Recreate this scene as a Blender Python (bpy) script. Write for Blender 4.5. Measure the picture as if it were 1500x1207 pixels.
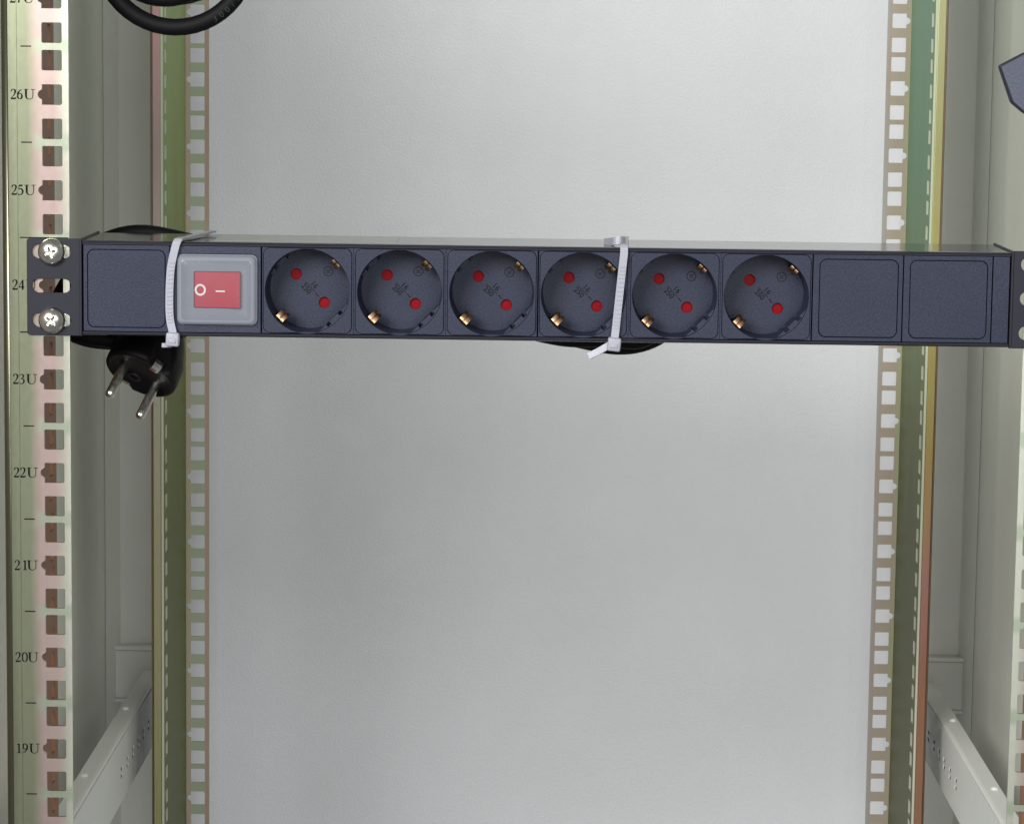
import bpy, bmesh, math, random
from mathutils import Vector, Matrix
from mathutils.geometry import tessellate_polygon
random.seed(7)
for o in list(bpy.data.objects): bpy.data.objects.remove(o)
sc = bpy.context.scene
C = sc.collection
MM = 0.001
# ------------------------------------------------------------------ camera
cam = bpy.data.cameras.new('camera'); co = bpy.data.objects.new('camera', cam); C.objects.link(co)
cam.sensor_width = 36.0; cam.sensor_fit = 'HORIZONTAL'
cam.lens = 36.0*4291.4/1500.0
cam.clip_start = 0.02; cam.clip_end = 50.0
M_ = ((0.9998816, 0.0086669, 0.0127182), (0.0136985, -0.1244842, -0.9921270), (-0.0070155, 0.9921837, -0.1245881))
rx, ry, rz = (Vector(r).normalized() for r in M_)
co.matrix_world = Matrix(((rx.x, -ry.x, -rz.x, -0.00676), (rx.y, -ry.y, -rz.y, -1.36973), (rx.z, -ry.z, -rz.z, 0.11511), (0, 0, 0, 1)))
sc.camera = co
# ------------------------------------------------------------------ light
w = bpy.data.worlds.new('World'); sc.world = w; w.use_nodes = True
w.node_tree.nodes['Background'].inputs[0].default_value = (0.97, 0.985, 1.0, 1)
w.node_tree.nodes['Background'].inputs[1].default_value = 0.18
def lamp(name, loc, target, size, power, color):
    l = bpy.data.lights.new(name, 'AREA'); l.shape = 'RECTANGLE'; l.size, l.size_y = size; l.energy = power; l.color = color
    o = bpy.data.objects.new(name, l); C.objects.link(o); o.location = loc
    o.rotation_euler = (Vector(target)-Vector(loc)).to_track_quat('-Z', 'Y').to_euler()
    return o
lamp('ceiling_lamp', (-1.15, -2.2, 0.95), (0.05, 0.3, -0.05), (1.2, 1.0), 75.0, (1.0, 0.99, 0.975))
lamp('side_fill', (0.85, -2.6, 0.7), (0.05, 0.6, -0.2), (1.2, 1.0), 27.0, (0.97, 0.985, 1.0))  # unseen fill, added to lift the cabinet sides and soften shadows
lamp('low_fill', (0.05, -2.9, -0.55), (0.1, 0.6, -0.3), (0.5, 0.8), 9.0, (0.97, 0.985, 1.0))  # unseen fill, added to brighten the lower back wall
sc.view_settings.view_transform = 'Standard'
try: sc.view_settings.look = 'None'
except Exception: pass
sc.view_settings.exposure = 0.12; sc.view_settings.gamma = 1.0; sc.view_settings.use_curve_mapping = False

# ------------------------------------------------------------------ materials
def newmat(name):
    m = bpy.data.materials.new(name); m.use_nodes = True
    nt = m.node_tree; b = nt.nodes['Principled BSDF']
    return m, nt, b
def node(nt, t, **kw):
    n = nt.nodes.new(t)
    for k, v in kw.items(): setattr(n, k, v)
    return n
def pos(nt):
    return node(nt, 'ShaderNodeNewGeometry').outputs['Position']
def noise(nt, vec, scale, detail=3.0, rough=0.5, stretch=None):
    if stretch:
        mp = node(nt, 'ShaderNodeMapping'); mp.inputs['Scale'].default_value = stretch
        nt.links.new(vec, mp.inputs['Vector']); vec = mp.outputs[0]
    n = node(nt, 'ShaderNodeTexNoise'); n.inputs['Scale'].default_value = scale
    n.inputs['Detail'].default_value = detail; n.inputs['Roughness'].default_value = rough
    nt.links.new(vec, n.inputs['Vector']); return n.outputs['Fac']
def ramp(nt, fac, stops):
    r = node(nt, 'ShaderNodeValToRGB'); e = r.color_ramp.elements
    while len(e) < len(stops): e.new(0.5)
    for el, (p, c) in zip(e, stops): el.position = p; el.color = (*c, 1) if len(c) == 3 else c
    nt.links.new(fac, r.inputs[0]); return r.outputs[0]
def math_(nt, op, a, b=None, c=None):
    n = node(nt, 'ShaderNodeMath', operation=op)
    for i, v in enumerate((a, b, c)):
        if v is None: continue
        if isinstance(v, (int, float)): n.inputs[i].default_value = v
        else: nt.links.new(v, n.inputs[i])
    return n.outputs[0]
def mixc(nt, fac, a, b):
    n = node(nt, 'ShaderNodeMix', data_type='RGBA')
    for s, v in ((0, fac), (6, a), (7, b)):
        if isinstance(v, (int, float)): n.inputs[s].default_value = v
        elif isinstance(v, tuple): n.inputs[s].default_value = (*v, 1)
        else: nt.links.new(v, n.inputs[s])
    return n.outputs[2]
def bump(nt, b, h, dist, strength=1.0):
    n = node(nt, 'ShaderNodeBump'); n.inputs['Distance'].default_value = dist; n.inputs['Strength'].default_value = strength
    nt.links.new(h, n.inputs['Height']); nt.links.new(n.outputs[0], b.inputs['Normal'])
def var(c, k): return tuple(max(0, min(1, x*k)) for x in c)

def paint(name, col, rough=0.45, grain=900, bumpd=0.00006, spec=0.5, mott=0.06, gstr=1.0):
    m, nt, b = newmat(name); p = pos(nt)
    n1 = noise(nt, p, 9, 4); n2 = noise(nt, p, grain, 2)
    nt.links.new(ramp(nt, n1, [(0.3, var(col, 1-mott)), (0.7, var(col, 1+mott))]), b.inputs['Base Color'])
    b.inputs['Roughness'].default_value = rough; b.inputs['Specular IOR Level'].default_value = spec
    bump(nt, b, n2, bumpd, gstr); return m
def plastic(name, col, rough=0.5, grain=1000, bumpd=0.00012, speck=0.38, spec=0.5):
    m, nt, b = newmat(name); p = pos(nt)
    n1 = noise(nt, p, grain, 2, 0.7); n2 = noise(nt, p, 25, 4)
    base = ramp(nt, n1, [(0.32, var(col, 1-speck)), (0.68, var(col, 1+speck))])
    base = mixc(nt, math_(nt, 'MULTIPLY', n2, 0.22), base, var(col, 1.35))
    nt.links.new(base, b.inputs['Base Color'])
    nt.links.new(ramp(nt, n2, [(0.3, (rough-0.06,)*3), (0.7, (rough+0.08,)*3)]), b.inputs['Roughness'])
    b.inputs['Specular IOR Level'].default_value = spec
    bump(nt, b, n1, bumpd, 0.9); return m
def metal(name, col, rough=0.25, scr=0.0):
    m, nt, b = newmat(name); p = pos(nt)
    n1 = noise(nt, p, 300, 4)
    nt.links.new(ramp(nt, n1, [(0.3, var(col, 0.88)), (0.7, var(col, 1.06))]), b.inputs['Base Color'])
    b.inputs['Metallic'].default_value = 1.0
    nt.links.new(ramp(nt, n1, [(0.3, (rough*0.8,)*3), (0.7, (rough*1.25,)*3)]), b.inputs['Roughness'])
    return m
U = 44.45
def zinc(name, xstops=None, zstops=None, bar=None, bar_all=None, rough=0.29, metallic=1.0, xin=0.2248):
    """yellow-passivated zinc: the film's colour drifts with the distance from the edge and along the rail"""
    m, nt, b = newmat(name); p = pos(nt)
    sx = node(nt, 'ShaderNodeSeparateXYZ'); nt.links.new(p, sx.inputs[0])
    n1 = noise(nt, p, 1.0, 4, 0.55, (45, 45, 12)); n2 = noise(nt, p, 700, 3, 0.6); n3 = noise(nt, p, 1.0, 5, 0.6, (420, 420, 260))
    ax = math_(nt, 'ABSOLUTE', sx.outputs[0])
    if xstops:
        t = math_(nt, 'MULTIPLY', math_(nt, 'SUBTRACT', ax, xin), 1/0.032)
        t = math_(nt, 'ADD', t, math_(nt, 'MULTIPLY', math_(nt, 'SUBTRACT', n1, 0.5), 0.20))
        col = ramp(nt, t, xstops)
    else:
        t = math_(nt, 'MULTIPLY', math_(nt, 'ADD', sx.outputs[2], 0.42), 1/0.58)
        t = math_(nt, 'ADD', t, math_(nt, 'MULTIPLY', math_(nt, 'SUBTRACT', n1, 0.5), 0.25))
        col = ramp(nt, t, zstops)
    if bar:
        fr = math_(nt, 'FRACT', math_(nt, 'ADD', math_(nt, 'MULTIPLY', sx.outputs[2], 1/(U*MM)), 40.0))
        d = math_(nt, 'ABSOLUTE', math_(nt, 'SUBTRACT', fr, 0.5))
        ra = node(nt, 'ShaderNodeMapRange'); ra.inputs[1].default_value = 0.05; ra.inputs[2].default_value = 0.11
        ra.inputs[3].default_value = 0.8; ra.inputs[4].default_value = 0.0; nt.links.new(d, ra.inputs[0])
        rb = node(nt, 'ShaderNodeMapRange'); rb.inputs[1].default_value = 0.2385; rb.inputs[2].default_value = 0.2425
        rb.inputs[3].default_value = 1.0; rb.inputs[4].default_value = 0.0; nt.links.new(ax, rb.inputs[0])
        col = mixc(nt, math_(nt, 'MULTIPLY', ra.outputs[0], rb.outputs[0]), col, bar)
    if bar_all:
        rc = node(nt, 'ShaderNodeMapRange'); rc.inputs[1].default_value = 0.2268; rc.inputs[2].default_value = 0.2282
        rc.inputs[3].default_value = 0.0; rc.inputs[4].default_value = 1.0; nt.links.new(ax, rc.inputs[0])
        rd = node(nt, 'ShaderNodeMapRange'); rd.inputs[1].default_value = 0.2362; rd.inputs[2].default_value = 0.238
        rd.inputs[3].default_value = 0.85; rd.inputs[4].default_value = 0.0; nt.links.new(ax, rd.inputs[0])
        col = mixc(nt, math_(nt, 'MULTIPLY', rc.outputs[0], rd.outputs[0]), col, bar_all)
    col = mixc(nt, math_(nt, 'MULTIPLY', n3, 0.06), col, (0.45, 0.44, 0.36))
    nt.links.new(col, b.inputs['Base Color'])
    b.inputs['Metallic'].default_value = metallic
    if metallic == 0: b.inputs['Specular IOR Level'].default_value = 0.12
    nt.links.new(ramp(nt, n3, [(0.3, (rough-0.012,)*3), (0.72, (rough+0.02,)*3)]), b.inputs['Roughness'])
    bump(nt, b, n2, 0.000012, 0.25); return m

PINK = (0.54, 0.41, 0.375); GRN = (0.28, 0.30, 0.20); CREAM = (0.63, 0.65, 0.53); OLV = (0.22, 0.22, 0.15)  # film tints; cream and pink lifted for glare, olive darkened for the bend's shade
M = {}
def wallmat(name, col, rough, bd, spec=0.5):
    m, nt, b = newmat(name); p = pos(nt)
    n1 = noise(nt, p, 7, 6, 0.6); n2 = noise(nt, p, 620, 3, 0.6); n3 = noise(nt, p, 60, 3)
    nt.links.new(ramp(nt, n1, [(0.3, var(col, 0.965)), (0.7, var(col, 1.03))]), b.inputs['Base Color'])
    nt.links.new(ramp(nt, n3, [(0.3, (rough-0.06,)*3), (0.7, (rough+0.06,)*3)]), b.inputs['Roughness'])
    b.inputs['Specular IOR Level'].default_value = spec
    bump(nt, b, n2, bd, 1.0); return m
M['wall'] = wallmat('powder_coat_grey', (0.725, 0.74, 0.765), 0.40, 0.0003, 0.5)
M['side'] = wallmat('powder_coat_olive_grey', (0.74, 0.74, 0.65), 0.42, 0.00022)
M['post'] = wallmat('powder_coat_post', (0.74, 0.74, 0.70), 0.45, 0.00022)
M['white'] = wallmat('white_lacquer', (0.76, 0.77, 0.73), 0.35, 0.00008)
M['z_front'] = zinc('zinc_front_rail', xstops=[(0.0, CREAM), (0.12, (0.55, 0.49, 0.42)), (0.22, PINK), (0.42, PINK), (0.60, GRN), (0.80, GRN), (0.93, OLV)], bar=(0.42, 0.49, 0.36))
M['z_frontweb'] = zinc('zinc_front_web', zstops=[(0.0, (0.26, 0.12, 0.06)), (0.5, (0.25, 0.12, 0.065)), (1.0, (0.24, 0.135, 0.09))], rough=0.5, metallic=0.0)  # brown base stands in for dark reflections on the web
M['z_rl'] = zinc('zinc_rear_rail_left', xstops=[(0.0, (0.385, 0.266, 0.207)), (0.3, (0.370, 0.311, 0.222)), (0.42, (0.407, 0.318, 0.251)), (0.55, (0.311, 0.333, 0.163)), (1.0, (0.259, 0.296, 0.118))], bar_all=(0.311, 0.385, 0.266), metallic=0.6, rough=0.45)
M['z_rr'] = zinc('zinc_rear_rail_right', xstops=[(0.0, (0.370, 0.377, 0.354)), (0.10, (0.407, 0.311, 0.266)), (0.42, (0.414, 0.354, 0.266)), (0.52, (0.370, 0.399, 0.222)), (1.0, (0.311, 0.370, 0.192))], bar_all=(0.412, 0.353, 0.277), metallic=0.6, rough=0.45)
M['z_rlweb'] = zinc('zinc_rear_web_left', zstops=[(0.0, (0.12, 0.135, 0.05)), (0.35, (0.13, 0.15, 0.045)), (0.6, (0.16, 0.19, 0.045)), (0.8, (0.24, 0.31, 0.10)), (1.0, (0.28, 0.38, 0.15))], rough=0.5, metallic=0.0)
M['z_rrweb'] = zinc('zinc_rear_web_right', zstops=[(0.0, (0.11, 0.11, 0.06)), (0.4, (0.10, 0.115, 0.045)), (0.64, (0.16, 0.21, 0.08)), (0.76, (0.14, 0.26, 0.15)), (1.0, (0.17, 0.31, 0.20))], rough=0.5, metallic=0.0)
M['z_rllip'] = zinc('zinc_rear_lip_left', zstops=[(0.0, (0.245, 0.245, 0.108)), (0.35, (0.288, 0.259, 0.158)), (0.6, (0.302, 0.302, 0.230)), (0.8, (0.374, 0.288, 0.266)), (1.0, (0.446, 0.274, 0.259))], rough=0.4, metallic=0.9)
M['z_rrlip'] = zinc('zinc_rear_lip_right', zstops=[(0.0, (0.302, 0.173, 0.101)), (0.18, (0.288, 0.137, 0.086)), (0.34, (0.346, 0.173, 0.144)), (0.48, (0.331, 0.245, 0.086)), (0.64, (0.360, 0.331, 0.115)), (1.0, (0.40, 0.405, 0.22))], rough=0.4, metallic=0.9)
M['z_edge'] = zinc('zinc_edge_shade', zstops=[(0.0, (0.13, 0.08, 0.05)), (0.5, (0.16, 0.10, 0.055)), (1.0, (0.17, 0.11, 0.08))], rough=0.45, metallic=0.8)  # shading along the lip's edge, put in as dark brown colour
M['z_cut'] = zinc('zinc_cut_edge', zstops=[(0.0, (0.496, 0.480, 0.384)), (1.0, (0.528, 0.592, 0.416))], rough=0.5, metallic=0.3)
M['ink'] = paint('black_ink', (0.006, 0.006, 0.005), 0.7, 600, 0.00002, 0.08)
M['pdu'] = plastic('slate_plastic', (0.0165, 0.0205, 0.042), 0.5, spec=0.32)
M['pdu2'] = plastic('slate_plastic_switch', (0.020, 0.024, 0.048), 0.48, spec=0.35)
M['mark'] = plastic('marking_shade', (0.003, 0.0035, 0.007), 0.55, speck=0.1, spec=0.2)  # darker plastic stands in for shade on the raised letters
M['housing'] = paint('black_anodised', (0.006, 0.006, 0.012), 0.09, 1200, 0.000001, 0.9)
M['bracket'] = paint('black_bracket_paint', (0.011, 0.011, 0.020), 0.5, 1300, 0.00003, 0.3)
M['cable'] = paint('black_pvc', (0.004, 0.004, 0.005), 0.6, 500, 0.00003, 0.15)
M['plug'] = paint('black_plug_rubber', (0.003, 0.003, 0.004), 0.55, 900, 0.00003, 0.22)
M['steel'] = metal('nickel_steel', (0.74, 0.72, 0.66), 0.24)
M['zincsteel'] = metal('bright_zinc', (0.80, 0.81, 0.83), 0.24)
M['brass'] = metal('brass_contact', (0.52, 0.32, 0.19), 0.34)
M['red'] = plastic('red_shutter', (0.19, 0.002, 0.007), 0.5, speck=0.06, spec=0.08)
M['redrock'] = plastic('red_rocker', (0.37, 0.009, 0.022), 0.5, speck=0.05, spec=0.15)
M['whiteprint'] = paint('white_print', (0.72, 0.66, 0.60), 0.5)
M['greyprint'] = paint('grey_print', (0.02, 0.02, 0.021), 0.6, spec=0.2)
M['tie'] = plastic('nylon_white', (0.32, 0.33, 0.375), 0.38, speck=0.03)
M['tie'].node_tree.nodes['Principled BSDF'].inputs['Subsurface Weight'].default_value = 0.15
M['tie'].node_tree.nodes['Principled BSDF'].inputs['Subsurface Radius'].default_value = (0.002, 0.002, 0.002)
M['slate'] = plastic('slate_plate', (0.042, 0.05, 0.082), 0.4, speck=0.08)
M['sticker'] = paint('grey_sticker', (0.30, 0.32, 0.27), 0.30, 900, 0.00001)
# frosted silicone cover: partly see-through, partly milky
def frosted(name, lo, hi):
    m, nt, b = newmat(name); p = pos(nt)
    b.inputs['Base Color'].default_value = (0.40, 0.43, 0.49, 1); b.inputs['Roughness'].default_value = 0.2
    n = noise(nt, p, 1400, 2); bump(nt, b, n, 0.00003, 0.6)
    tr = node(nt, 'ShaderNodeBsdfTransparent'); tr.inputs[0].default_value = (0.93, 0.93, 0.95, 1)
    mx = node(nt, 'ShaderNodeMixShader'); n4 = noise(nt, p, 45, 3)
    nt.links.new(ramp(nt, n4, [(0.3, (lo,)*3), (0.7, (hi,)*3)]), mx.inputs[0])
    nt.links.new(tr.outputs[0], mx.inputs[1]); nt.links.new(b.outputs[0], mx.inputs[2])
    nt.links.new(mx.outputs[0], nt.nodes['Material Output'].inputs['Surface']); return m
M['frost'] = frosted('frosted_silicone', 0.13, 0.18)
M['frostrim'] = frosted('frosted_silicone_rim', 0.33, 0.40)
M['swgrey'] = plastic('grey_switch_base', (0.165, 0.178, 0.20), 0.5, speck=0.05, spec=0.3)

# ------------------------------------------------------------------ helpers (all lengths in millimetres)
def thing(name, loc, label=None, cat=None, group=None):
    o = bpy.data.objects.new(name, None); o.empty_display_size = 0.01; C.objects.link(o)
    o.location = Vector(loc)*MM
    tag(o, label, cat, group); return o
def tag(o, label=None, cat=None, group=None, kind=None):
    if label: o['label'] = label
    if cat: o['category'] = cat
    if group: o['group'] = group
    if kind: o['kind'] = kind
    return o
WL = {}
def base_of(o):
    v = Vector((0, 0, 0))
    while o: v = v+Vector(o.location); o = o.parent
    return v
def obj(name, me, mat, parent=None, smooth=False, origin=None):
    """me: mesh in world millimetres"""
    off = base_of(parent) if parent else Vector((0, 0, 0))
    loc = Vector(origin)*MM if origin else off
    for v in me.vertices: v.co = v.co*MM-loc
    me.materials.clear(); me.materials.append(M[mat])
    for p in me.polygons: p.use_smooth = smooth
    o = bpy.data.objects.new(name, me); C.objects.link(o)
    o.location = loc-off
    if parent: o.parent = parent
    return o
def mesh_from(verts, faces):
    me = bpy.data.meshes.new('m'); me.from_pydata([tuple(v) for v in verts], [], faces)
    bm = bmesh.new(); bm.from_mesh(me); bmesh.ops.recalc_face_normals(bm, faces=bm.faces); bm.to_mesh(me); bm.free(); me.update(); return me
def join(*mes):
    bm = bmesh.new()
    for m in mes: bm.from_mesh(m)
    me = bpy.data.meshes.new('m'); bm.to_mesh(me); bm.free(); return me
def curve_mesh(cu):
    o = bpy.data.objects.new('tmp', cu); C.objects.link(o)
    dg = bpy.context.evaluated_depsgraph_get(); me = bpy.data.meshes.new_from_object(o.evaluated_get(dg))
    bpy.data.objects.remove(o); bpy.data.curves.remove(cu); return me
def plate(outline, holes, front, thick, plane='XZ', bev=0.0):
    """flat sheet with cut-outs. plane XZ: points are (x,z), front face at y=front. plane YZ: points (y,z), centred on x=front. XY: points (x,y), top at z=front"""
    cu = bpy.data.curves.new('c', 'CURVE'); cu.dimensions = '2D'; cu.fill_mode = 'BOTH'
    cu.extrude = thick/2-bev; cu.bevel_depth = bev; cu.offset = -bev; cu.bevel_resolution = 1
    for loop in [outline]+list(holes):
        s = cu.splines.new('POLY'); s.points.add(len(loop)-1)
        for p, q in zip(s.points, loop): p.co = (q[0], q[1], 0, 1)
        s.use_cyclic_u = True
    me = curve_mesh(cu)
    for v in me.vertices:
        x, y, z = v.co
        if plane == 'XZ': v.co = (x, front+thick/2-z, y)
        elif plane == 'YZ': v.co = (front+z, x, y)
        else: v.co = (x, y, front-thick/2+z)
    bm = bmesh.new(); bm.from_mesh(me); bmesh.ops.remove_doubles(bm, verts=bm.verts, dist=0.0005); bmesh.ops.recalc_face_normals(bm, faces=bm.faces); bm.to_mesh(me); bm.free()
    return me
def rect(x0, x1, z0, z1): return [(x0, z0), (x1, z0), (x1, z1), (x0, z1)]
def rrect(x0, x1, z0, z1, r, n=5):
    pts = []
    for cx, cz, a0 in ((x1-r, z0+r, -90), (x1-r, z1-r, 0), (x0+r, z1-r, 90), (x0+r, z0+r, 180)):
        for i in range(n+1):
            a = math.radians(a0+90*i/n); pts.append((cx+r*math.cos(a), cz+r*math.sin(a)))
    return pts
def circ(cx, cz, r, n=32, a0=0): return [(cx+r*math.cos(a0+2*math.pi*i/n), cz+r*math.sin(a0+2*math.pi*i/n)) for i in range(n)]
def box(x0, x1, y0, y1, z0, z1, bev=0.0, seg=2):
    bm = bmesh.new(); bmesh.ops.create_cube(bm, size=1)
    for v in bm.verts: v.co = ((x0+x1)/2+v.co.x*(x1-x0), (y0+y1)/2+v.co.y*(y1-y0), (z0+z1)/2+v.co.z*(z1-z0))
    if bev: bmesh.ops.bevel(bm, geom=bm.edges[:], offset=bev, segments=seg, profile=0.5, affect='EDGES')
    me = bpy.data.meshes.new('m'); bm.to_mesh(me); bm.free(); return me
def extrude_profile(prof, a0, a1, axis='X'):
    """prof: closed list of 2D points; axis X: (y,z); axis Z: (x,y)"""
    n = len(prof); vs = []
    for a in (a0, a1):
        for p in prof: vs.append((a, p[0], p[1]) if axis == 'X' else ((p[0], a, p[1]) if axis == 'Y' else (p[0], p[1], a)))
    fs = [(i, (i+1) % n, n+(i+1) % n, n+i) for i in range(n)]+[tuple(range(n)), tuple(range(2*n-1, n-1, -1))]
    return mesh_from(vs, fs)
def catmull(pts, sub=8, closed=False):
    P = [Vector(p) for p in pts]; n = len(P); out = []
    for i in range(n if closed else n-1):
        p0 = P[(i-1) % n] if closed or i > 0 else P[0]*2-P[1]
        p1 = P[i]; p2 = P[(i+1) % n]; p3 = P[(i+2) % n] if closed or i+2 < n else P[-1]*2-P[-2]
        for k in range(sub):
            t = k/sub
            out.append(0.5*((2*p1)+(p2-p0)*t+(2*p0-5*p1+4*p2-p3)*t*t+(3*p1-p0-3*p2+p3)*t**3))
    if not closed: out.append(P[-1])
    return out
def tube(path, r, closed=False, res=5):
    cu = bpy.data.curves.new('c', 'CURVE'); cu.dimensions = '3D'; cu.bevel_depth = r; cu.bevel_resolution = res; cu.use_fill_caps = True
    s = cu.splines.new('POLY'); s.points.add(len(path)-1)
    for p, q in zip(s.points, path): p.co = (q[0], q[1], q[2], 1)
    s.use_cyclic_u = closed
    return curve_mesh(cu)
def ribbon(path, wdirs, width, thick):
    """flat strap swept along a path; wdirs gives the strap's width direction at each point"""
    n = len(path); vs = []; fs = []
    for i, p in enumerate(path):
        t = (path[min(i+1, n-1)]-path[max(i-1, 0)]).normalized()
        wd = wdirs[i] if isinstance(wdirs, list) else wdirs
        wd = (wd-t*wd.dot(t)).normalized(); nn = t.cross(wd)
        for a, b in ((-1, -1), (1, -1), (1, 1), (-1, 1)): vs.append(p+wd*(a*width/2)+nn*(b*thick/2))
    for i in range(n-1):
        for k in range(4): fs.append((4*i+k, 4*i+(k+1) % 4, 4*i+4+(k+1) % 4, 4*i+4+k))
    fs += [(0, 1, 2, 3), (4*n-1, 4*n-2, 4*n-3, 4*n-4)]
    return mesh_from(vs, fs)
def lathe(prof, origin, axis, n=40, ref=None):
    """prof: (r, h) along axis"""
    ax = Vector(axis).normalized(); u = (Vector(ref) if ref else (Vector((1, 0, 0)) if abs(ax.x) < 0.8 else Vector((0, 0, 1)))); u = (u-ax*u.dot(ax)).normalized(); v = ax.cross(u); o = Vector(origin)
    vs = []; fs = []; rings = []
    for r, h in prof:
        if r < 1e-6: rings.append([len(vs)]); vs.append(o+ax*h)
        else:
            rings.append(list(range(len(vs), len(vs)+n)))
            for i in range(n):
                a = 2*math.pi*i/n; vs.append(o+ax*h+(u*math.cos(a)+v*math.sin(a))*r)
    for A, B in zip(rings, rings[1:]):
        for i in range(n):
            j = (i+1) % n
            if len(A) == 1: fs.append((A[0], B[i], B[j]))
            elif len(B) == 1: fs.append((A[i], A[j], B[0]))
            else: fs.append((A[i], A[j], B[j], B[i]))
    return mesh_from(vs, fs)
def text_mesh(s, size, extr=0.0):
    cu = bpy.data.curves.new('t', 'FONT'); cu.body = s; cu.size = size; cu.extrude = extr; cu.align_x = 'CENTER'; cu.align_y = 'CENTER'; cu.resolution_u = 3; cu.offset = 0.09 if extr else 0.0
    return curve_mesh(cu)
def xform(me, f):
    for v in me.vertices: v.co = f(v.co)
    return me
# stroke-drawn serif figures for the printed unit numbers: (x, y, pen width)
TK, TN, MD = 0.15, 0.06, 0.10
GL = {
 '0': [[(.30+.25*math.cos(a), .5+.47*math.sin(a), TN+(TK-TN)*abs(math.cos(a))) for a in [2*math.pi*i/16 for i in range(17)]]],
 '1': [[(.32, .02, TK), (.32, .5, TK), (.32, .98, TK)], [(.12, .03, TN), (.52, .03, TN)], [(.12, .84, TN), (.30, .97, MD)]],
 '2': [[(.09, .74, MD), (.13, .90, MD), (.29, .98, TN), (.45, .90, TK), (.48, .70, TK), (.38, .45, MD), (.20, .22, TN), (.05, .06, TN)], [(.05, .06, TK), (.3, .06, TK), (.53, .06, TK)], [(.53, .06, TN), (.57, .22, TN)]],
 '3': [[(.07, .80, TN), (.16, .95, TN), (.30, .98, TN), (.44, .86, TK), (.42, .66, MD), (.22, .53, TN)], [(.22, .53, TN), (.44, .46, MD), (.51, .27, TK), (.42, .08, MD), (.22, .01, TN), (.06, .08, TK)]],
 '4': [[(.41, .0, TK), (.41, .5, TK), (.41, .98, TK)], [(.41, .98, TN), (.03, .27, TN)], [(.03, .27, MD), (.58, .27, MD)]],
 '5': [[(.16, .93, TK), (.50, .93, TK)], [(.16, .93, TN), (.11, .55, TN)], [(.11, .55, TN), (.30, .62, MD), (.47, .50, TK), (.51, .27, TK), (.40, .07, MD), (.22, .01, TN), (.05, .08, TK)]],
 '6': [[(.50, .96, TN), (.28, .82, MD), (.12, .55, TK), (.09, .27, TK), (.18, .07, MD), (.30, .01, TN), (.46, .12, TK), (.51, .32, TK), (.42, .53, MD), (.28, .57, TN), (.13, .44, TN)]],
 '7': [[(.05, .78, TN), (.08, .93, TN)], [(.08, .93, TK), (.54, .93, TK)], [(.54, .93, MD), (.36, .5, MD), (.24, .0, TK)]],
 'U': [[(.20, .97, TK), (.20, .35, TK), (.27, .10, MD), (.48, .01, TN), (.70, .10, TN), (.78, .35, TN), (.78, .97, TN)], [(.02, .97, TN), (.40, .97, TN)], [(.60, .97, TN), (.96, .97, TN)]],
}
GL['9'] = [[(.60-x, 1-y, ww) for x, y, ww in s] for s in GL['6']]
def glyph(ch, x0, z0, h, y, wx=1.0):
    parts = []
    for st in GL[ch]:
        pts = catmull([(a, b, c) for a, b, c in st], 5) if len(st) > 2 else [Vector(st[0]), Vector(st[1])]
        vs = []; fs = []
        for i, p in enumerate(pts):
            q0 = pts[max(i-1, 0)]; q1 = pts[min(i+1, len(pts)-1)]; d = Vector((q1.x-q0.x, q1.y-q0.y)); d = d.normalized() if d.length > 0 else Vector((1, 0)); nn = Vector((-d.y, d.x))*p.z*0.55
            for s in (-1, 1): vs.append((x0+(p.x+s*nn.x)*h*wx, y, z0+(p.y+s*nn.y)*h))
        for i in range(len(pts)-1): fs.append((2*i, 2*i+1, 2*i+3, 2*i+2))
        parts.append(mesh_from(vs, fs))
    return join(*parts)

# ================================================================== the setting: inside of the cabinet
XS = 299.0; YB = 655.0; ZT, ZB = 520.0, -720.0
o = obj('back_wall', box(-XS+0.5, XS-0.5, YB, YB+3, ZB, ZT), 'wall', origin=(0, YB, ZB)); tag(o, kind='structure')
for s, nm in ((-1, 'side_wall_left'), (1, 'side_wall_right')):
    o = obj(nm, box(min(s*XS, s*(XS+2)), max(s*XS, s*(XS+2)), -45, YB+3, ZB, ZT), 'side', origin=(s*XS, 0, ZB)); tag(o, kind='structure')

# folded corner posts at the back of the side walls
for s, side in ((-1, 'left'), (1, 'right')):
    # section in (x, y): chamfer from the side wall, then a flat facing forward
    prof = [(s*298.8, 612), (s*291.5, 639), (s*256, 639), (s*256, 652), (s*254, 652), (s*254, 637), (s*292.2, 637), (s*298.75, 611.7)]
    o = obj('corner_post', extrude_profile(prof, ZB+1, ZT-1, 'Z'), 'post', origin=(s*275, 639, ZB)); tag(o, 'folded grey sheet metal corner post at the %s rear of the cabinet' % side, 'corner post', 'rear corner posts')
# short horizontal beams between side wall and rear post
for s, side in ((-1, 'left'), (1, 'right')):
    t = thing('cross_beam', (s*280, 630, -341))
    tag(t, 'short grey horizontal beam low in the %s rear corner, behind the zinc rail' % side, 'beam', 'short rear beams')
    obj('face', box(min(s*298.5, s*258), max(s*298.5, s*258), 628.5, 630.5, -340.0, -306.5, 0.3), 'post', t)
    obj('top_flange', box(min(s*298.5, s*258), max(s*298.5, s*258), 627.5, 636.5, -306.2, -303.4, 0.8), 'white', t)
    obj('bottom_flange', box(min(s*298.5, s*258), max(s*298.5, s*258), 627.5, 636.5, -343.0, -340.3, 0.8), 'white', t)

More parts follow.
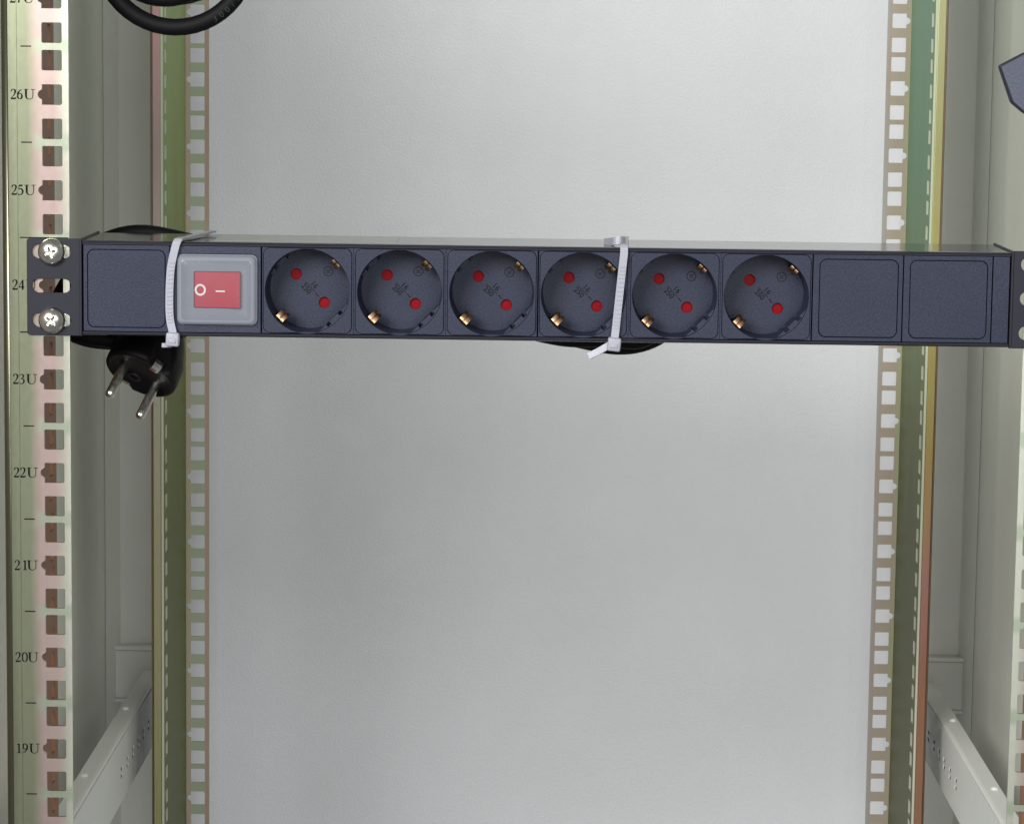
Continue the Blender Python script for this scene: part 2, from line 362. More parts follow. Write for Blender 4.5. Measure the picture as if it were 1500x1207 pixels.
# ================================================================== depth bars with punched slots
for s, side in ((-1, 'left'), (1, 'right')):
    t = thing('support_bar', (s*266, 320, -361))
    tag(t, 'white lacquered slotted support bar running front to back at lower %s' % side, 'support bar', 'white depth bars')
    slots = []
    for y in (427.5, 454, 480, 505.5, 530, 556.5):
        for dz in (2.1, -2.7): slots.append(rect(y-4.0, y+4.0, -341.5+dz-1.3, -341.5+dz+1.3))
    obj('side_face', plate(rect(20, 622, -361, -321.4), slots, s*262.2, 0.6, 'YZ'), 'white', t)
    prof = [(s*262.8, -322), (s*262.5, -320.6), (s*263.6, -319.6), (s*265, -319.2), (s*274, -319.2), (s*274, -321.0), (s*264.5, -321.0), (s*263.9, -322)]
    obj('top_flange', extrude_profile(prof, 20, 622, 'Y'), 'white', t)
    obj('slot_shade', box(min(s*263.0, s*263.6), max(s*263.0, s*263.6), 400, 580, -352, -330), 'ink', t)  # black sheet added behind the slots so they read as shaded
    for y in (505, 328):
        obj('rivet', lathe([(0, 1.6), (1.6, 1.3), (2.4, 0.5), (2.6, -0.3)], (s*270.2, y, -319.1), (0, 0, 1), 16), 'white', t, True)

# ================================================================== mounting rails
def hole(cx, cz, out, notch, ext=2.5):
    """square cage-nut hole; notch is a half round bite on the outer side (direction out = -1/+1)"""
    h = 4.75; r = 0.7
    if not notch: return rrect(cx-h, cx+h, cz-h, cz+h, r, 2)
    pts = [(h*-1, -h), (-h, h)]
    poly = [(-h, -h+r), (-h+r, -h), (h, -h), (h, -2.5), (h+0.2, -2.2)]
    for i in range(9):
        a = math.radians(-70+140*i/8); poly.append((h+ext-2.4+2.4*math.cos(a), 2.2*math.sin(a)))
    poly += [(h+0.2, 2.2), (h, 2.5), (h, h), (-h+r, h), (-h, h-r)]
    return [(cx+out*x, cz+z) for x, z in poly]
ULO, UHI = -10, 6     # units relative to unit 24
def zholes(u0, u1):
    for u in range(u0, u1+1):
        for k in (-1, 0, 1): yield u*U+k*15.875, k == 0
def punched(a0, a1, z0, z1, holes_per_unit, zs, front, thick, plane):
    """strip with punched holes, tessellated unit by unit; a is x (plane XZ) or y (plane YZ)"""
    vs = []; fs = []
    def P(a, z, k): return (a, front+k*thick, z) if plane == 'XZ' else (front+(k-0.5)*thick, a, z)
    for zl, zh, holes in zs:
        loops = [rect(a0, a1, zl, zh)]+holes
        flat = [p for l in loops for p in l]
        tris = tessellate_polygon([[Vector((p[0], p[1], 0)) for p in l] for l in loops])
        for k in (0, 1):
            o = len(vs); vs += [P(p[0], p[1], k) for p in flat]; fs += [tuple(o+i for i in t) for t in tris]
        for l in holes:
            n = len(l); o = len(vs); vs += [P(p[0], p[1], 0) for p in l]+[P(p[0], p[1], 1) for p in l]
            fs += [(o+i, o+(i+1) % n, o+n+(i+1) % n, o+n+i) for i in range(n)]
        for a in (a0, a1):
            o = len(vs); vs += [P(a, zl, 0), P(a, zh, 0), P(a, zh, 1), P(a, zl, 1)]; fs.append((o, o+1, o+2, o+3))
    for z in (z0, z1):
        o = len(vs); vs += [P(a0, z, 0), P(a1, z, 0), P(a1, z, 1), P(a0, z, 1)]; fs.append((o, o+1, o+2, o+3))
    me = bpy.data.meshes.new('m'); me.from_pydata(vs, [], fs)
    bm = bmesh.new(); bm.from_mesh(me); bmesh.ops.remove_doubles(bm, verts=bm.verts, dist=0.001); bmesh.ops.recalc_face_normals(bm, faces=bm.faces); bm.to_mesh(me); bm.free(); return me
def rail(s, label, yf, d, xw, webl, hy, lipw, mats, u0, u1, r=3.6, dx=0.0):
    """s: side, yf: y of the hole flange, d: +1 web runs to the back, -1 web runs to the front"""
    z0, z1 = (u0-0.5)*U, (u1+0.5)*U
    t = thing('mounting_rail', (s*xw, yf, z0)); tag(t, label, 'mounting rail', 'zinc plated rack rails')
    th = 1.9 if r > 2 else 1.5
    xin = 224.8-dx; xw = xw-dx
    units = [((u-0.5)*U, (u+0.5)*U, u) for u in range(u0, u1+1)]
    fl = punched(min(s*xin, s*(xw-r)), max(s*xin, s*(xw-r)), z0, z1, 3, [(l, h, [hole(s*(232.55-dx), u*U+k*15.875, s, k == 0, 2.0 if d > 0 else 2.5) for k in (-1, 0, 1)]) for l, h, u in units], yf if d > 0 else yf-th, th, 'XZ')
    obj('hole_flange', fl, mats[0], t)
    # rounded bend, outer radius r
    cx, cy = s*(xw-r), yf+d*r
    prof = []
    for i in range(9):
        a = math.radians(90*i/8); prof.append((cx+s*r*math.sin(a), cy-d*r*math.cos(a)))
    for i in range(8, -1, -1):
        a = math.radians(90*i/8); prof.append((cx+s*(r-th)*math.sin(a), cy-d*(r-th)*math.cos(a)))
    b = obj('bend', extrude_profile(prof, z0, z1, 'Z'), mats[0], t, True)
    y0, y1 = yf+d*r, yf+d*webl
    wb = obj('side_web', punched(min(y0, y1), max(y0, y1), z0, z1, 3, [(l, h, [rrect(yf+d*hy-5, yf+d*hy+5, u*U+k*15.875-4.6, u*U+k*15.875+4.6, 0.7, 2) for k in (-1, 0, 1)]) for l, h, u in units], s*(xw-th/2), th, 'YZ'), mats[1], t)
    wb.data.materials.append(M[mats[3]])       # bare punched edges
    for p in wb.data.polygons:
        if abs(p.normal.x) < 0.5: p.material_index = 1
    # outer lip turned outward at the end of the web
    ya, yb = sorted((y1, y1-d*th))
    obj('outer_lip', box(min(s*(xw+0.05), s*(xw+lipw)), max(s*(xw+0.05), s*(xw+lipw)), ya, yb, z0, z1, 0.5, 2), mats[2], t)
    if d < 0:
        obj('lip_edge', box(min(s*(xw+lipw+0.05), s*(xw+lipw+1.1)), max(s*(xw+lipw+0.05), s*(xw+lipw+1.1)), y1+0.3, y1+7, z0, z1, 0.3, 2), 'z_edge', t)
    return t
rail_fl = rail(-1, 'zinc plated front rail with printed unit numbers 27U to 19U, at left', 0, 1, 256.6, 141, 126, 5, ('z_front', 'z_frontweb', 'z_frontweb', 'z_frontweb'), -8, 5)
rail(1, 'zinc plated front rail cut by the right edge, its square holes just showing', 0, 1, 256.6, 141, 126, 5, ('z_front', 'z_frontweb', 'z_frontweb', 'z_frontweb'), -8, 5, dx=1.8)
rail(-1, 'green and pink tinted rear rail at left, behind the hanging plug', 589, -1, 242.0, 119, 107, 5.4, ('z_rl', 'z_rlweb', 'z_rllip', 'z_cut'), ULO-1, UHI, 1.65)
rail(1, 'green and rust tinted rear rail at right, behind the blank covers', 589, -1, 242.0, 119, 107, 5.4, ('z_rr', 'z_rrweb', 'z_rrlip', 'z_cut'), ULO-1, UHI, 1.65)

# printed unit numbers and ticks on the front left rail
GAPS = {21: (0, 3.6, 5.9), 20: (0, 3.2, 5.9), 24: (0, 3.1, 6.4), 23: (0, 2.9, 6.2), 22: (0, 3.0, 6.2)}
for u in range(17, 30):
    z = (u-24)*U
    g = GAPS.get(u, (0, 3.0, 6.2)); x0 = -251.9
    s = '%dU' % u
    if all(c in GL for c in s):
        ms = [glyph(c, x0+g[i], z-2.3, 4.7, -0.06, 1.0 if c != 'U' else 1.18) for i, c in enumerate(s)]
        obj('unit_number', join(*ms), 'ink', rail_fl)
    w0, w1 = ((-247.0, -242.0) if u not in (23, 24) else ((-248.0, -225.2) if u == 24 else (-248.4, -230)))
    zz = z+U/2
    obj('unit_tick', mesh_from([(w0, -0.06, zz-0.28), (w1, -0.06, zz-0.28), (w1, -0.06, zz+0.28), (w0, -0.06, zz+0.28)], [(0, 1, 2, 3)]), 'ink', rail_fl)
# rolling mark running the length of the rail
obj('scribed_line', tube([(-248.7, -0.0, -370), (-248.9, -0.0, 240)], 0.16, res=1), 'z_front', rail_fl)

# ================================================================== the power strip
PT, PB = 21.4, -23.2          # top and bottom of the housing
XL, XR = -218.6, 215.8
strip = thing('power_strip', (0, 0, PB), 'black rack power strip with six sockets and a covered red switch', 'power strip')
def lip(z, s):   # the front lip: rounded outside edge and a fine groove
    return [(54.0, z), (0.2, z), (-1.0, z-s*0.25), (-1.5, z-s*0.75), (-1.5, z-s*1.0), (-0.9, z-s*1.05), (-0.9, z-s*1.3), (-1.4, z-s*1.35), (-1.4, z-s*1.75), (1.2, z-s*1.8), (1.2, z-s*2.2), (52, z-s*2.2)]
top = lip(PT, 1); bot = lip(PB, -1)
prof = top+list(reversed(bot))
# C section: top outer edge, lip, inside, bottom inside, lip, bottom outer
hs = obj('housing', extrude_profile(prof, XL, XR, 'X'), 'housing', strip)
hs.data.materials.append(M['bracket'])
for p in hs.data.polygons:
    if p.normal.y < -0.25: p.material_index = 1
MT, MBt = 19.35, -21.15       # module top and bottom
seps = [-218.2, -177.6, -134.7, -91.45, -48.25, -5.0, 37.6, 80.5, 123.5, 165.8, 207.5, 215.4]
# end brackets
for s, xa, xb, sl in ((-1, -244.6, -219.0, (-242.2, -224.0)), (1, 216.2, 242.0, (220.4, 238.5))):
    holes = []
    for z in (15.9, -0.1, -16.3):
        holes.append(rrect(sl[0], sl[1], z-3.25, z+3.25, 3.2, 6))
    inner = -219.0 if s < 0 else 216.2
    b = obj('end_bracket', plate(rrect(min(xa, xb), max(xa, xb), -23.5, 22.1, 1.6, 4), holes, -1.7, 1.6, 'XZ', 0.2), 'bracket', strip)
    xe = (inner-0.9, inner+0.25) if s < 0 else (inner-0.25, inner+0.9)
    obj('end_plate', box(xe[0], xe[1], -2.3, 55, -23.5, 22.15, 0.3), 'bracket', b)
def module_plate(x0, x1, panel_hole, mat='pdu', y=-0.75):
    return plate(rect(x0, x1, MBt, MT), [panel_hole] if panel_hole else [], y, 2.2, 'XZ', 0.12)
def blank(x0, x1, px0, px1):
    hole_ = rrect(px0, px1, -19.5, 17.3, 3.4, 6)
    b = obj('blank_cover', module_plate(x0, x1, hole_), 'pdu', strip)
    obj('cover_panel', plate(rrect(px0+0.32, px1-0.32, -19.18, 16.98, 3.1, 6), [], -0.85, 2.0, 'XZ', 0.25), 'pdu', b)
    obj('cover_back', box(px0-0.6, px1+0.6, 1.6, 3.0, -20.2, 18.0), 'mark', b)
    return b
blank(seps[0], seps[1]-0.25, -216.4, -179.6)
blank(seps[8]+0.25, seps[9]-0.25, 126.6, 163.6)
blank(seps[9]+0.25, seps[10]-0.25, 168.9, 205.3)
obj('end_strip', plate(rect(seps[10]+0.3, seps[11], MBt, MT), [], -0.6, 2.2, 'XZ', 0.12), 'pdu', strip)
# switch
sw = obj('switch', module_plate(seps[1]+0.25, seps[2]-0.3, rrect(-174.4, -136.3, -17.6, 15.8, 3.0, 6)), 'pdu2', strip)
obj('switch_base', box(-174.9, -135.8, 2.2, 6, -18.0, 16.2), 'swgrey', sw)
bz = obj('switch_bezel', plate(rrect(-174.2, -136.5, -17.4, 15.6, 2.8, 5), [rrect(-166.4, -144.1, -9.7, 7.7, 0.8, 3)], -1.2, 3.3, 'XZ'), 'swgrey', sw)
# red rocker: two facets, left end pressed
rk = [(-166.2, -0.9), (-155.6, -2.0), (-144.3, -3.4), (-144.3, 2.0), (-166.2, 2.0)]
vs = [(x, y, z) for z in (-9.5, 7.5) for x, y in rk]; n = 5
me = mesh_from(vs, [(i, (i+1) % n, n+(i+1) % n, n+i) for i in range(n)]+[tuple(range(n)), tuple(range(2*n-1, n-1, -1))])
bm = bmesh.new(); bm.from_mesh(me); bmesh.ops.bevel(bm, geom=[e for e in bm.edges if min(v.co.y for v in e.verts) < 1.5], offset=0.7, segments=3, profile=0.5, affect='EDGES'); bm.to_mesh(me); bm.free()
obj('rocker', me, 'redrock', sw, True)
def yrock(x): return (-0.9+(-2.0+0.9)*(x+166.2)/10.6 if x < -155.6 else -2.0-1.4*(x+155.6)/11.3)-0.12
ring = []
R0, R1 = 1.75, 2.65
vs = []; fs = []
for i in range(32):
    a = 2*math.pi*i/32
    for r in (R0, R1):
        x = -163.3+r*math.cos(a); vs.append((x, yrock(x), -1.1+r*1.05*math.sin(a)))
for i in range(32): fs.append((2*i, 2*i+1, (2*i+3) % 64, (2*i+2) % 64))
obj('off_mark', mesh_from(vs, fs), 'whiteprint', sw)
vs = [(x, yrock(x), z) for x, z in ((-156.0, -1.9), (-151.6, -1.9), (-151.6, -1.2), (-156.0, -1.2))]
obj('on_mark', mesh_from(vs, [(0, 1, 2, 3)]), 'whiteprint', sw)
# frosted cover: a soft dome with rounded edges, open behind
bm = bmesh.new(); rings = []
for ins, y, rr in ((0.0, 1.5, 2.6), (0.0, -3.0, 2.6), (0.25, -4.6, 2.5), (0.9, -5.6, 2.3), (2.0, -6.2, 2.0), (5.0, -6.5, 1.8), (11.0, -6.6, 1.2)):
    rings.append([bm.verts.new((x, y, z)) for x, z in rrect(-173.7+ins, -137.0-ins, -16.9+ins, 15.1-ins, rr, 6)])
for A, B in zip(rings, rings[1:]):
    for i in range(len(A)): bm.faces.new((A[i], A[(i+1) % len(A)], B[(i+1) % len(A)], B[i]))
bm.faces.new(rings[-1]); rings_n = list(range(len(rings[0]))); bmesh.ops.recalc_face_normals(bm, faces=bm.faces)
me = bpy.data.meshes.new('m'); bm.to_mesh(me); bm.free()
cv = obj('switch_cover', me, 'frost', sw, True); cv.data.materials.append(M['frostrim'])
for p in cv.data.polygons:
    if p.index < 4*len(rings_n): p.material_index = 1
# sockets
def loft_cup(cx, cz, R, y0, y1, k, n=64):
    """slightly tapering wall of the recess"""
    A = circ(cx, cz, R, n); B = circ(cx, cz, R*k, n)
    vs = [(x, y0, z) for x, z in A]+[(x, y1, z) for x, z in B]
    return mesh_from(vs, [(i, (i+1) % n, n+(i+1) % n, n+i) for i in range(n)])
def guide_key(cx, cz, R, th, y0, y1):
    """block across the rim of the recess: flat inside edge with two small pockets"""
    dk = 17.3; half = math.acos(dk/R); L = R*math.sin(half); ca, sa = math.cos(th), math.sin(th); pts = []
    for a, b in [(-L, 0), (-4.9, 0), (-4.9, 1.5), (-2.7, 1.5), (-2.7, 0), (2.7, 0), (2.7, 1.5), (4.9, 1.5), (4.9, 0), (L, 0)]:
        pts.append((cx+(dk+b)*ca-a*sa, cz+(dk+b)*sa+a*ca))
    for i in range(1, 12):
        a = th+half-2*half*i/12; pts.append((cx+R*math.cos(a), cz+R*math.sin(a)))
    return plate(pts, [], y0, y1-y0, 'XZ', 0.12)
def rot45(cx, cz, a, x, z):
    ca, sa = math.cos(a), math.sin(a); return cx+x*ca-z*sa, cz+x*sa+z*ca
FLOOR = 17.0
def socket(i):
    x0, x1 = seps[2+i], seps[3+i]; cx = (x0+x1)/2+(0.0); cz = -1.15; R = 19.85
    group_end = i in (2, 5); group_start = i in (0, 3)
    lo = x0+(0.3 if group_start else 0.05); hi = x1-(0.3 if group_end else 0.05)
    s = obj('socket', plate(rect(lo, hi, MBt, MT), [rrect(x0+0.75, x1-0.75, -20.95, 19.1, 3.4, 6)], -0.45, 2.0, 'XZ', 0.1), 'pdu', strip)
    obj('face_plate', plate(rrect(x0+0.95, x1-0.95, -20.8, 18.95, 3.2, 6), [circ(cx, cz, R, 64)], -0.95, 3.0, 'XZ', 0.22), 'pdu', s)
    # cup wall and floor with two pin holes
    wall = loft_cup(cx, cz, R+0.02, 1.0, FLOOR, 0.955)
    obj('guide_key', guide_key(cx, cz, R-0.1, math.radians(-45), 0.3, FLOOR-0.3), 'pdu', s)
    obj('guide_key', guide_key(cx, cz, R-0.1, math.radians(135), 11.0, FLOOR-0.3), 'pdu', s)
    holes = []; P = []
    for k in (1, -1):
        px, pz = rot45(cx, cz, math.radians(135), k*9.5, 0); P.append((px, pz)); holes.append(circ(px, pz, 2.75, 24))
    fl = plate(circ(cx, cz, R*1.03, 48), holes, FLOOR-0.02, 1.5, 'XZ')
    obj('recess', join(wall, fl), 'pdu', s)
    for px, pz in P:
        jx = random.uniform(-.15, .15)
        obj('pin_shutter', lathe([(0, 0.12), (2.3, 0.08), (3.4, 0.0)], (px+jx, FLOOR+1.75, pz), (0.10, -1, 0.08), 24), 'red', s, True)
    # earth contacts: bent brass springs standing off the wall at lower left and upper right
    for k, ang in ((0, math.radians(225)), (1, math.radians(45))):
        er = Vector((math.cos(ang), 0, math.sin(ang))); et = Vector((-math.sin(ang), 0, math.cos(ang))); c0 = Vector((cx, 0, cz))
        j = random.uniform(-0.4, 0.4)+(0.6 if k == 0 else 2.0)
        path = catmull([c0+er*19.2+Vector((0, 13.5, 0)), c0+er*(16.6+j*.3)+Vector((0, 10.6, 0)), c0+er*(14.0+j)+Vector((0, 7.6, 0)), c0+er*(15.2+j)+Vector((0, 5.0, 0)), c0+er*18.0+Vector((0, 3.6, 0)), c0+er*19.6+Vector((0, 3.2, 0))], 4)
        wv = random.uniform(-0.15, 0.15)
        prong = [ribbon([p+et*q for p in path], et, 1.75+wv, 0.6) for q in (-1.35, 1.35)]
        cl = join(*prong); rib = ribbon([p+er*0.7 for p in path[2:-3]], et, 1.3, 0.4)
        obj('earth_contact', join(cl, rib), 'brass', s, False)
        sl = [c0+er*19.05+et*3.0, c0+er*19.05-et*3.0]
        q = [(p.x, y, p.z) for p in sl for y in (1.5, 15.5)]
        q += [(p[0]+er.x*1.2, p[1], p[2]+er.z*1.2) for p in q]
        obj('contact_slot', mesh_from(q, [(0, 1, 3, 2), (4, 5, 7, 6), (0, 1, 5, 4), (2, 3, 7, 6), (0, 2, 6, 4), (1, 3, 7, 5)]), 'ink', s)
    # moulded marking, relief shade given as darker colour: 16 over 250 and a tilde, turned 45 degrees
    a = math.radians(-45+random.uniform(-2.5, 2.5)); ms = []
    def put(me, ox, oz, zs=1.0):
        def f(v):
            x, z = rot45(cx+0.2, cz+0.4, a, v.x+ox, v.y+oz); return Vector((x, FLOOR-0.06-v.z, z))
        return xform(me, f)
    ms.append(put(text_mesh('16', 3.6, 0.02), 0.2, 1.9)); ms.append(put(text_mesh('250', 3.6, 0.02), -0.9, -2.0))
    ms.append(put(text_mesh('~', 4.2, 0.02), 4.7, 0.0))
    bar = mesh_from([(-3.9, -0.2, 0.02), (2.8, -0.2, 0.02), (2.8, 0.2, 0.02), (-3.9, 0.2, 0.02)], [(0, 1, 2, 3)]); ms.append(put(bar, 0, 0))
    # earth sign in a ring
    ex, ez = 0.0, 11.4
    rv = []; rf = []
    for q in range(28):
        an = 2*math.pi*q/28
        for r in (1.95, 2.35): rv.append((r*math.cos(an), r*math.sin(an), 0.02))
    for q in range(28): rf.append((2*q, 2*q+1, (2*q+3) % 56, (2*q+2) % 56))
    ms.append(put(mesh_from(rv, rf), ex, ez))
    for (bx0, bx1, bz0, bz1) in ((-0.15, 0.15, 0.1, 1.6), (-1.25, 1.25, -0.1, 0.18), (-0.85, 0.85, -0.65, -0.38), (-0.45, 0.45, -1.2, -0.93)):
        # the sign stands upright in the picture although the legend is turned
        me = mesh_from([(bx0, bz0, 0.02), (bx1, bz0, 0.02), (bx1, bz1, 0.02), (bx0, bz1, 0.02)], [(0, 1, 2, 3)]); ms.append(put(me, ex, ez))
    obj('rating_mark', join(*ms), 'mark', s)
for i in range(6): socket(i)
# thin type sticker lying on top of the housing
obj('type_sticker', box(-158, -72, 8, 47, PT+0.02, PT+0.12), 'sticker', strip)

# ================================================================== screws and cage nuts
for z, which, ang in ((15.875, 'upper', 20), (-16.2, 'lower', 50)):
    c = (-232.75, -1.8, z); t = thing('pan_head_screw', c)
    tag(t, 'shiny domed cross-head screw, %s of the two in the left bracket' % which, 'screw', 'bracket screws')
    prof = [(6.2, 0.0), (6.35, 0.5), (6.35, 0.9)]
    for i in range(1, 40):
        a = math.radians(90*i/40); prof.append((6.35*math.cos(a), 0.9+4.6*math.sin(a)))
    prof.append((0, 5.5))
    head = lathe(prof, c, (0, -1, 0), 96)
    bm = bmesh.new(); bm.from_mesh(head)
    ca, sa = math.cos(math.radians(ang)), math.sin(math.radians(ang))
    for v in bm.verts:
        dx, dz = v.co.x-c[0], v.co.z-c[2]; p = dx*ca+dz*sa; q = -dx*sa+dz*ca
        r = math.hypot(dx, dz)
        if r < 2.7:
            arm = min(abs(p), abs(q)); dep = max(0, 1-(arm/0.62)**2)*max(0, 1-(r/2.7)**2)*1.5
            v.co.y += dep
    bm.to_mesh(head); bm.free()
    obj('head', head, 'steel', t, True)
    obj('shank', lathe([(2.9, -14), (2.9, 0.2)], c, (0, -1, 0), 20), 'steel', t, True)
for z, which in ((15.875, 'upper'), (-15.875, 'lower')):
    t = thing('cage_nut', (-232.55, 4, z)); tag(t, 'bright zinc cage nut behind the %s screw of the left bracket' % which, 'cage nut', 'cage nuts')
    obj('cage', plate(rrect(-238.3, -226.8, z-5.6, z+5.6, 1, 3), [circ(-232.55, z, 3.3, 20)], 2.2, 1.0, 'XZ'), 'zincsteel', t)
    obj('nut', box(-238, -227.1, 3.4, 8.5, z-5, z+5, 0.6), 'zincsteel', t)
    for s in (-1, 1):
        xa = -232.55+s*4.45
        obj('ear', join(box(min(xa, xa+s*0.0)-0.25, xa+0.25, -0.5, 2.3, z-3.6, z+3.6), box(min(xa-s*0.25, xa+s*1.7), max(xa-s*0.25, xa+s*1.7), -0.62, -0.12, z-3.6, z+3.6, 0.15)), 'zincsteel', t)

# ================================================================== the power cord: hank behind the strip, and plug
cord = thing('power_cable', (-90, 72, -38), 'black power cord bundled behind the power strip, round plug hanging below', 'power cord')
main = [(-150, 8), (-178, 15.5), (-204, 20.3), (-224, 14), (-237, -4), (-243, -18), (-239, -27), (-226, -33), (-205, -34.5), (-187, -28.5), (-165, -20), (-140, -15), (-95, -14), (-50, -15), (-15, -23), (12, -30), (35, -34.3), (52, -29.5), (66, -18), (76, 0), (66, 11), (35, 14), (-20, 11), (-80, 9), (-118, 11)]
turns = []
for k, (sc_, y, dz, dx) in enumerate(((1.0, 76, 0, 0), (0.90, 66, -1.5, -2), (0.80, 80, 1, 1), (0.93, 86, -1, 4))):
    pts = []
    for i, (x, z) in enumerate(main):
        cx = -85; zz = -8+(z+8)*sc_+dz+math.sin(i*1.7+k)*0.8
        if x > 5 and k: zz = max(zz, -30+k*1.5)
        xx = cx+(x-cx)*(1-(1-sc_)*0.25)+dx
        pts.append((xx, y+math.sin(i*0.9+k*2)*3, zz))
    turns.append(tube(catmull(pts, 6, True), 3.9, True, 4))
obj('cable', join(*turns), 'cable', cord, True)
# plug: a = direction of the pins, b = from pin to pin, c = from earth clip to earth clip
a_ = Vector((-0.33, -0.58, -0.745)).normalized(); b_ = Vector((0.68, 0.32, -0.56)); b_ = (b_-a_*b_.dot(a_)).normalized(); c_ = a_.cross(b_).normalized()
F0 = Vector((-199.5, 56, -48.5))       # centre of the plug face
prof = [(0, -1.2), (15.2, -1.2), (15.8, 0.0), (17.6, 0.0), (18.4, -0.8), (18.6, -3), (18.6, -13), (17.4, -15.5), (15.0, -22), (11.0, -30), (7.2, -36), (5.6, -44), (4.6, -52), (0, -52)]
plug = lathe(prof, F0, a_, 56, b_)
for v in plug.vertices:     # flats and bays at the earth clips, finger dents at the sides
    d = v.co-F0; h = d.dot(a_); pb = d.dot(b_); pc = d.dot(c_)
    if abs(pc) > 15.2 and h > -15 and abs(pb) < 5.0: v.co -= c_*(math.copysign(1, pc)*(abs(pc)-15.2))
    if h < -10: v.co -= c_*pc*0.18
plug = obj('plug', plug, 'plug', cord, True)
for s in (-1, 1):
    r0 = F0+b_*(9.5*s)
    obj('pin', lathe([(2.4, -2), (2.4, 17.2), (2.2, 18.4), (1.5, 19.2), (0, 19.5)], r0, a_, 20), 'steel', plug, True)
    e0 = F0+c_*(15.4*s)
    path = [e0-a_*4.5+c_*(s*0.2), e0-a_*2.5+c_*(s*0.6), e0-a_*0.8+c_*(s*0.3), e0+a_*0.3-c_*(s*0.6), e0+a_*0.5-c_*(s*2.6)]
    obj('earth_clip', ribbon(path, b_, 4.4, 0.7), 'steel', plug)
he = F0-c_*6.8
obj('earth_hole', lathe([(3.6, -1.3), (3.6, -0.7), (2.5, -0.7), (2.4, -6), (0, -6)], he, a_, 24), 'bracket', plug, True)
# lead out of the plug into the hank
st = F0-a_*48
obj('lead', tube(catmull([F0-a_*40, st, F0-a_*60+Vector((0, 2, 0)), (-176, 92, 6), (-160, 84, 4), (-130, 76, -2)], 6), 3.9, False, 4), 'cable', cord, True)

# ================================================================== cable ties
def teeth(p0, p1, wdir, nrm, width, pitch):
    d = p1-p0; n = int(d.length/pitch); ms = []
    for i in range(n):
        c = p0+d*((i+0.5)/n); t = d.normalized()
        vs = [c+wdir*(a*width/2)+t*(b*pitch*0.28)+nrm*h for h in (0, 0.4) for a, b in ((-1, -1), (1, -1), (1, 1), (-1, 1))]
        ms.append(mesh_from(vs, [(0, 1, 2, 3), (4, 5, 6, 7), (0, 1, 5, 4), (1, 2, 6, 5), (2, 3, 7, 6), (3, 0, 4, 7)]))
    return join(*ms)
def cable_tie(label, front, headc, back, tail, roll, curl=None):
    t = thing('cable_tie', headc); tag(t, label, 'cable tie', 'white nylon ties')
    X = Vector((1, 0, 0))
    fpts = [Vector(p) for p in front]; bpts = [Vector(p) for p in back]
    path = catmull(fpts+bpts, 6)
    wd = []
    for i, p in enumerate(path):
        k = min(1, max(0, (p.y+1)/40)); wd.append(Vector((1, -0.32*k if roll else 0.1*k, 0)))
    obj('strap', ribbon(path, wd, 3.6, 0.9), 'tie', t)
    # fine ladder teeth along the front run
    n = 6*(len(fpts)-2); ms = []
    for i in range(2, n-4):
        p, q = path[i], path[i+1]; tt = (q-p).normalized(); w_ = (X-tt*X.dot(tt)).normalized(); nn = tt.cross(w_); nn = nn if nn.y < 0 else -nn
        if (q-p).length > 0.9: ms.append(teeth(p+nn*0.45, q+nn*0.45, w_, nn, 2.4, 1.25))
    if ms: obj('strap_teeth', join(*ms), 'tie', t)
    hx, hy, hz = headc
    hd = box(-3.1, 3.1, -2.6, 2.6, -3.2, 3.2, 0.9, 3)
    rot = Matrix.Rotation(roll_head, 3, 'Y')
    xform(hd, lambda v: rot @ v+Vector(headc))
    # step of the locking window
    wn = box(-1.7, 1.7, -3.0, -2.3, -1.6, 0.4, 0.25, 2); xform(wn, lambda v: rot @ v+Vector(headc))
    h = obj('head', hd, 'tie', t, True)
    obj('lock_window', wn, 'tie', h, True)
    tp = [Vector(p) for p in tail]
    obj('tail', ribbon(tp, Vector((0.45, -0.4, -0.8)), 3.2 if len(tail) == 3 and curl else 2.0, 0.9), 'tie', t)
    if curl: obj('curl', ribbon(catmull(curl, 5), Vector((0.0, 0.25, 1)), 3.8, 0.8), 'tie', t)
roll_head = math.radians(3)
cable_tie('white cable tie around the strip beside the red switch', [(-175.9, -3.2, -21.5), (-177.4, -2.8, -14), (-177.6, -2.6, -3), (-176.9, -2.6, 9), (-174.9, -2.6, 18.5), (-173.8, -2.1, 21.6)],
          (-175.9, -3.8, -24.3), [(-172.8, 1.0, 22.6), (-170.5, 14, 22.5), (-167.0, 36, 22.6), (-163.2, 51, 23.0)], [(-176.5, -3.9, -27.0), (-179.4, -4.2, -27.2), (-181.0, -4.3, -27.2)], True)
roll_head = math.radians(6)
cable_tie('white cable tie around the strip between the fourth and fifth sockets', [(31.2, -3.4, -21.0), (31.9, -2.8, -14), (33.0, -2.6, -2), (34.1, -2.6, 10), (34.9, -2.6, 18.5), (34.9, -2.1, 21.6)],
          (31.0, -3.8, -23.8), [(35.1, 1.0, 22.6), (35.6, 14, 22.4), (36.4, 36, 22.4), (37, 54, 22.6), (37, 63, 20)], [(28.8, -3.5, -24.3), (23.5, -2.6, -27.6), (19.2, -2.0, -29.8)], True,
          [(35.6, 10, 23.5), (33.2, 7, 24.1), (30.6, 8, 23.7), (28.9, 13, 22.9), (26.4, 20, 22.3)])

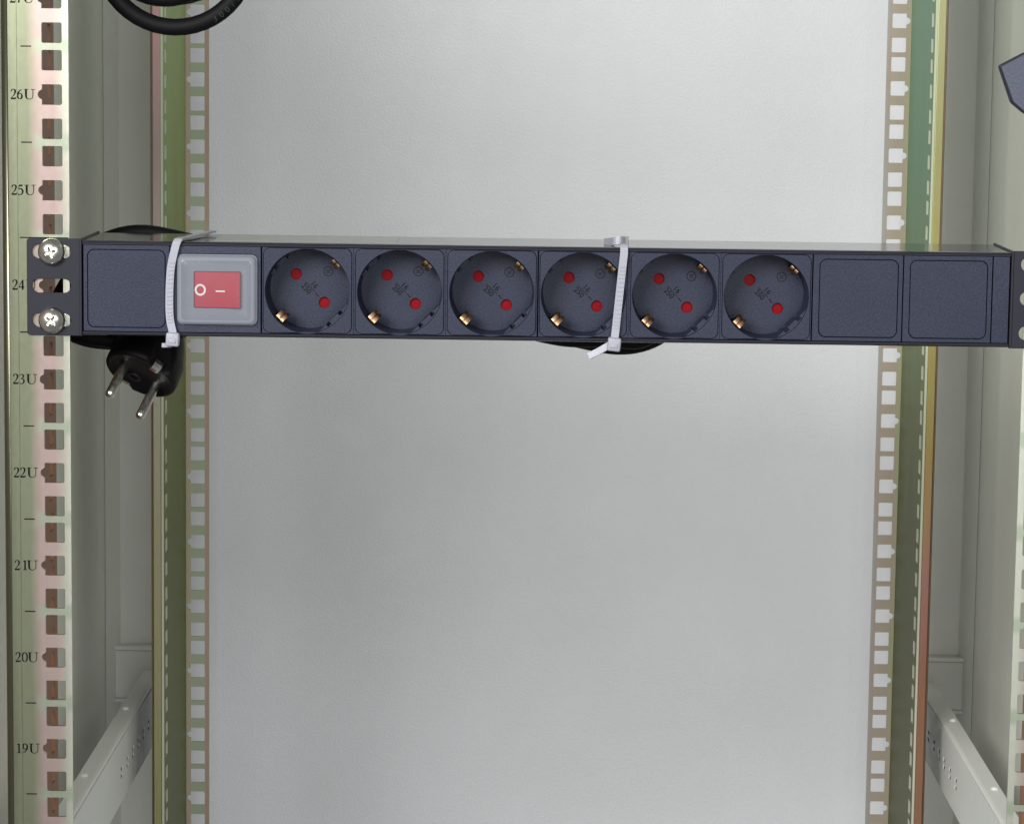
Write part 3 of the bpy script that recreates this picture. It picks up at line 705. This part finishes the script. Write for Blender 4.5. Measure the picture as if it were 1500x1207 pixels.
# ================================================================== coil of cable at the top, slate plate at the right edge
coil = thing('cable_coil', (-181, 60, 160), 'black round cable coil with faint grey print hanging at top left', 'cable coil')
tm = []
for (cx, cz, R, y, tilt) in ((-181.5, 156.9, 36.0, 52, 0.0), (-187.5, 164.0, 29.3, 62, 0.10), (-184, 165.5, 29.8, 70, -0.08), (-178, 166.0, 29, 56, -0.2)):
    pts = []
    for i in range(48):
        a = 2*math.pi*i/48; pts.append((cx+R*math.cos(a), y+R*tilt*math.sin(a), cz+R*math.sin(a)))
    tm.append(tube(pts, 4.15, True, 5))
obj('cable', join(*tm), 'cable', coil, True)
# faint jacket print running along the outer turn
ms = []
for i, ch in enumerate('300/500'):
    if ch == ' ': continue
    a = math.radians(-58+i*5.6); R = 37.6
    me = text_mesh(ch, 4.2); ca, sa = math.cos(a+math.pi/2), math.sin(a+math.pi/2)
    y = 52-math.sqrt(4.15**2-1.6**2)-0.45
    xform(me, lambda v: Vector((-181.5+R*math.cos(a)+v.x*ca-v.y*sa, y+0.10*abs(v.y)**2, 156.9+R*math.sin(a)+v.x*sa+v.y*ca))); ms.append(me)
obj('jacket_print', join(*ms), 'greyprint', coil)

pl = [(208.2, 107.2), (218.2, 113.2), (236, 115.0), (244, 106), (241, 92), (230, 84), (219.0, 86.8), (213.4, 91.6)]
def roundpoly(P, r, n=5):
    out = []; m = len(P)
    for i in range(m):
        p0, p1, p2 = Vector(P[i-1]), Vector(P[i]), Vector(P[(i+1) % m]); a = p1+(p0-p1).normalized()*r; b = p1+(p2-p1).normalized()*r
        for k in range(n+1):
            t = k/n; out.append(tuple((1-t)**2*a+2*t*(1-t)*p1+t*t*b))
    return out
t = thing('slate_plate', (225, -4, 84), 'slate blue plastic plate with black rim poking in at the right edge', 'plate')
out = [(206.3, 107.9), (218.0, 114.2), (237, 116.4), (246, 107), (243, 91), (231, 82.2), (218.8, 86.0), (212.6, 90.9)]
obj('rim', plate(roundpoly(out, 1.3), [], -6.0, 5.0, 'XZ', 0.7), 'bracket', t)
inn = [(207.3, 107.4), (218.1, 113.3), (236.5, 115.3), (245, 106.8), (242, 91.8), (231, 83.4), (219.2, 86.9), (213.6, 91.5)]
obj('panel', plate(roundpoly(inn, 1.0), [], -6.35, 0.5, 'XZ', 0.12), 'slate', t)
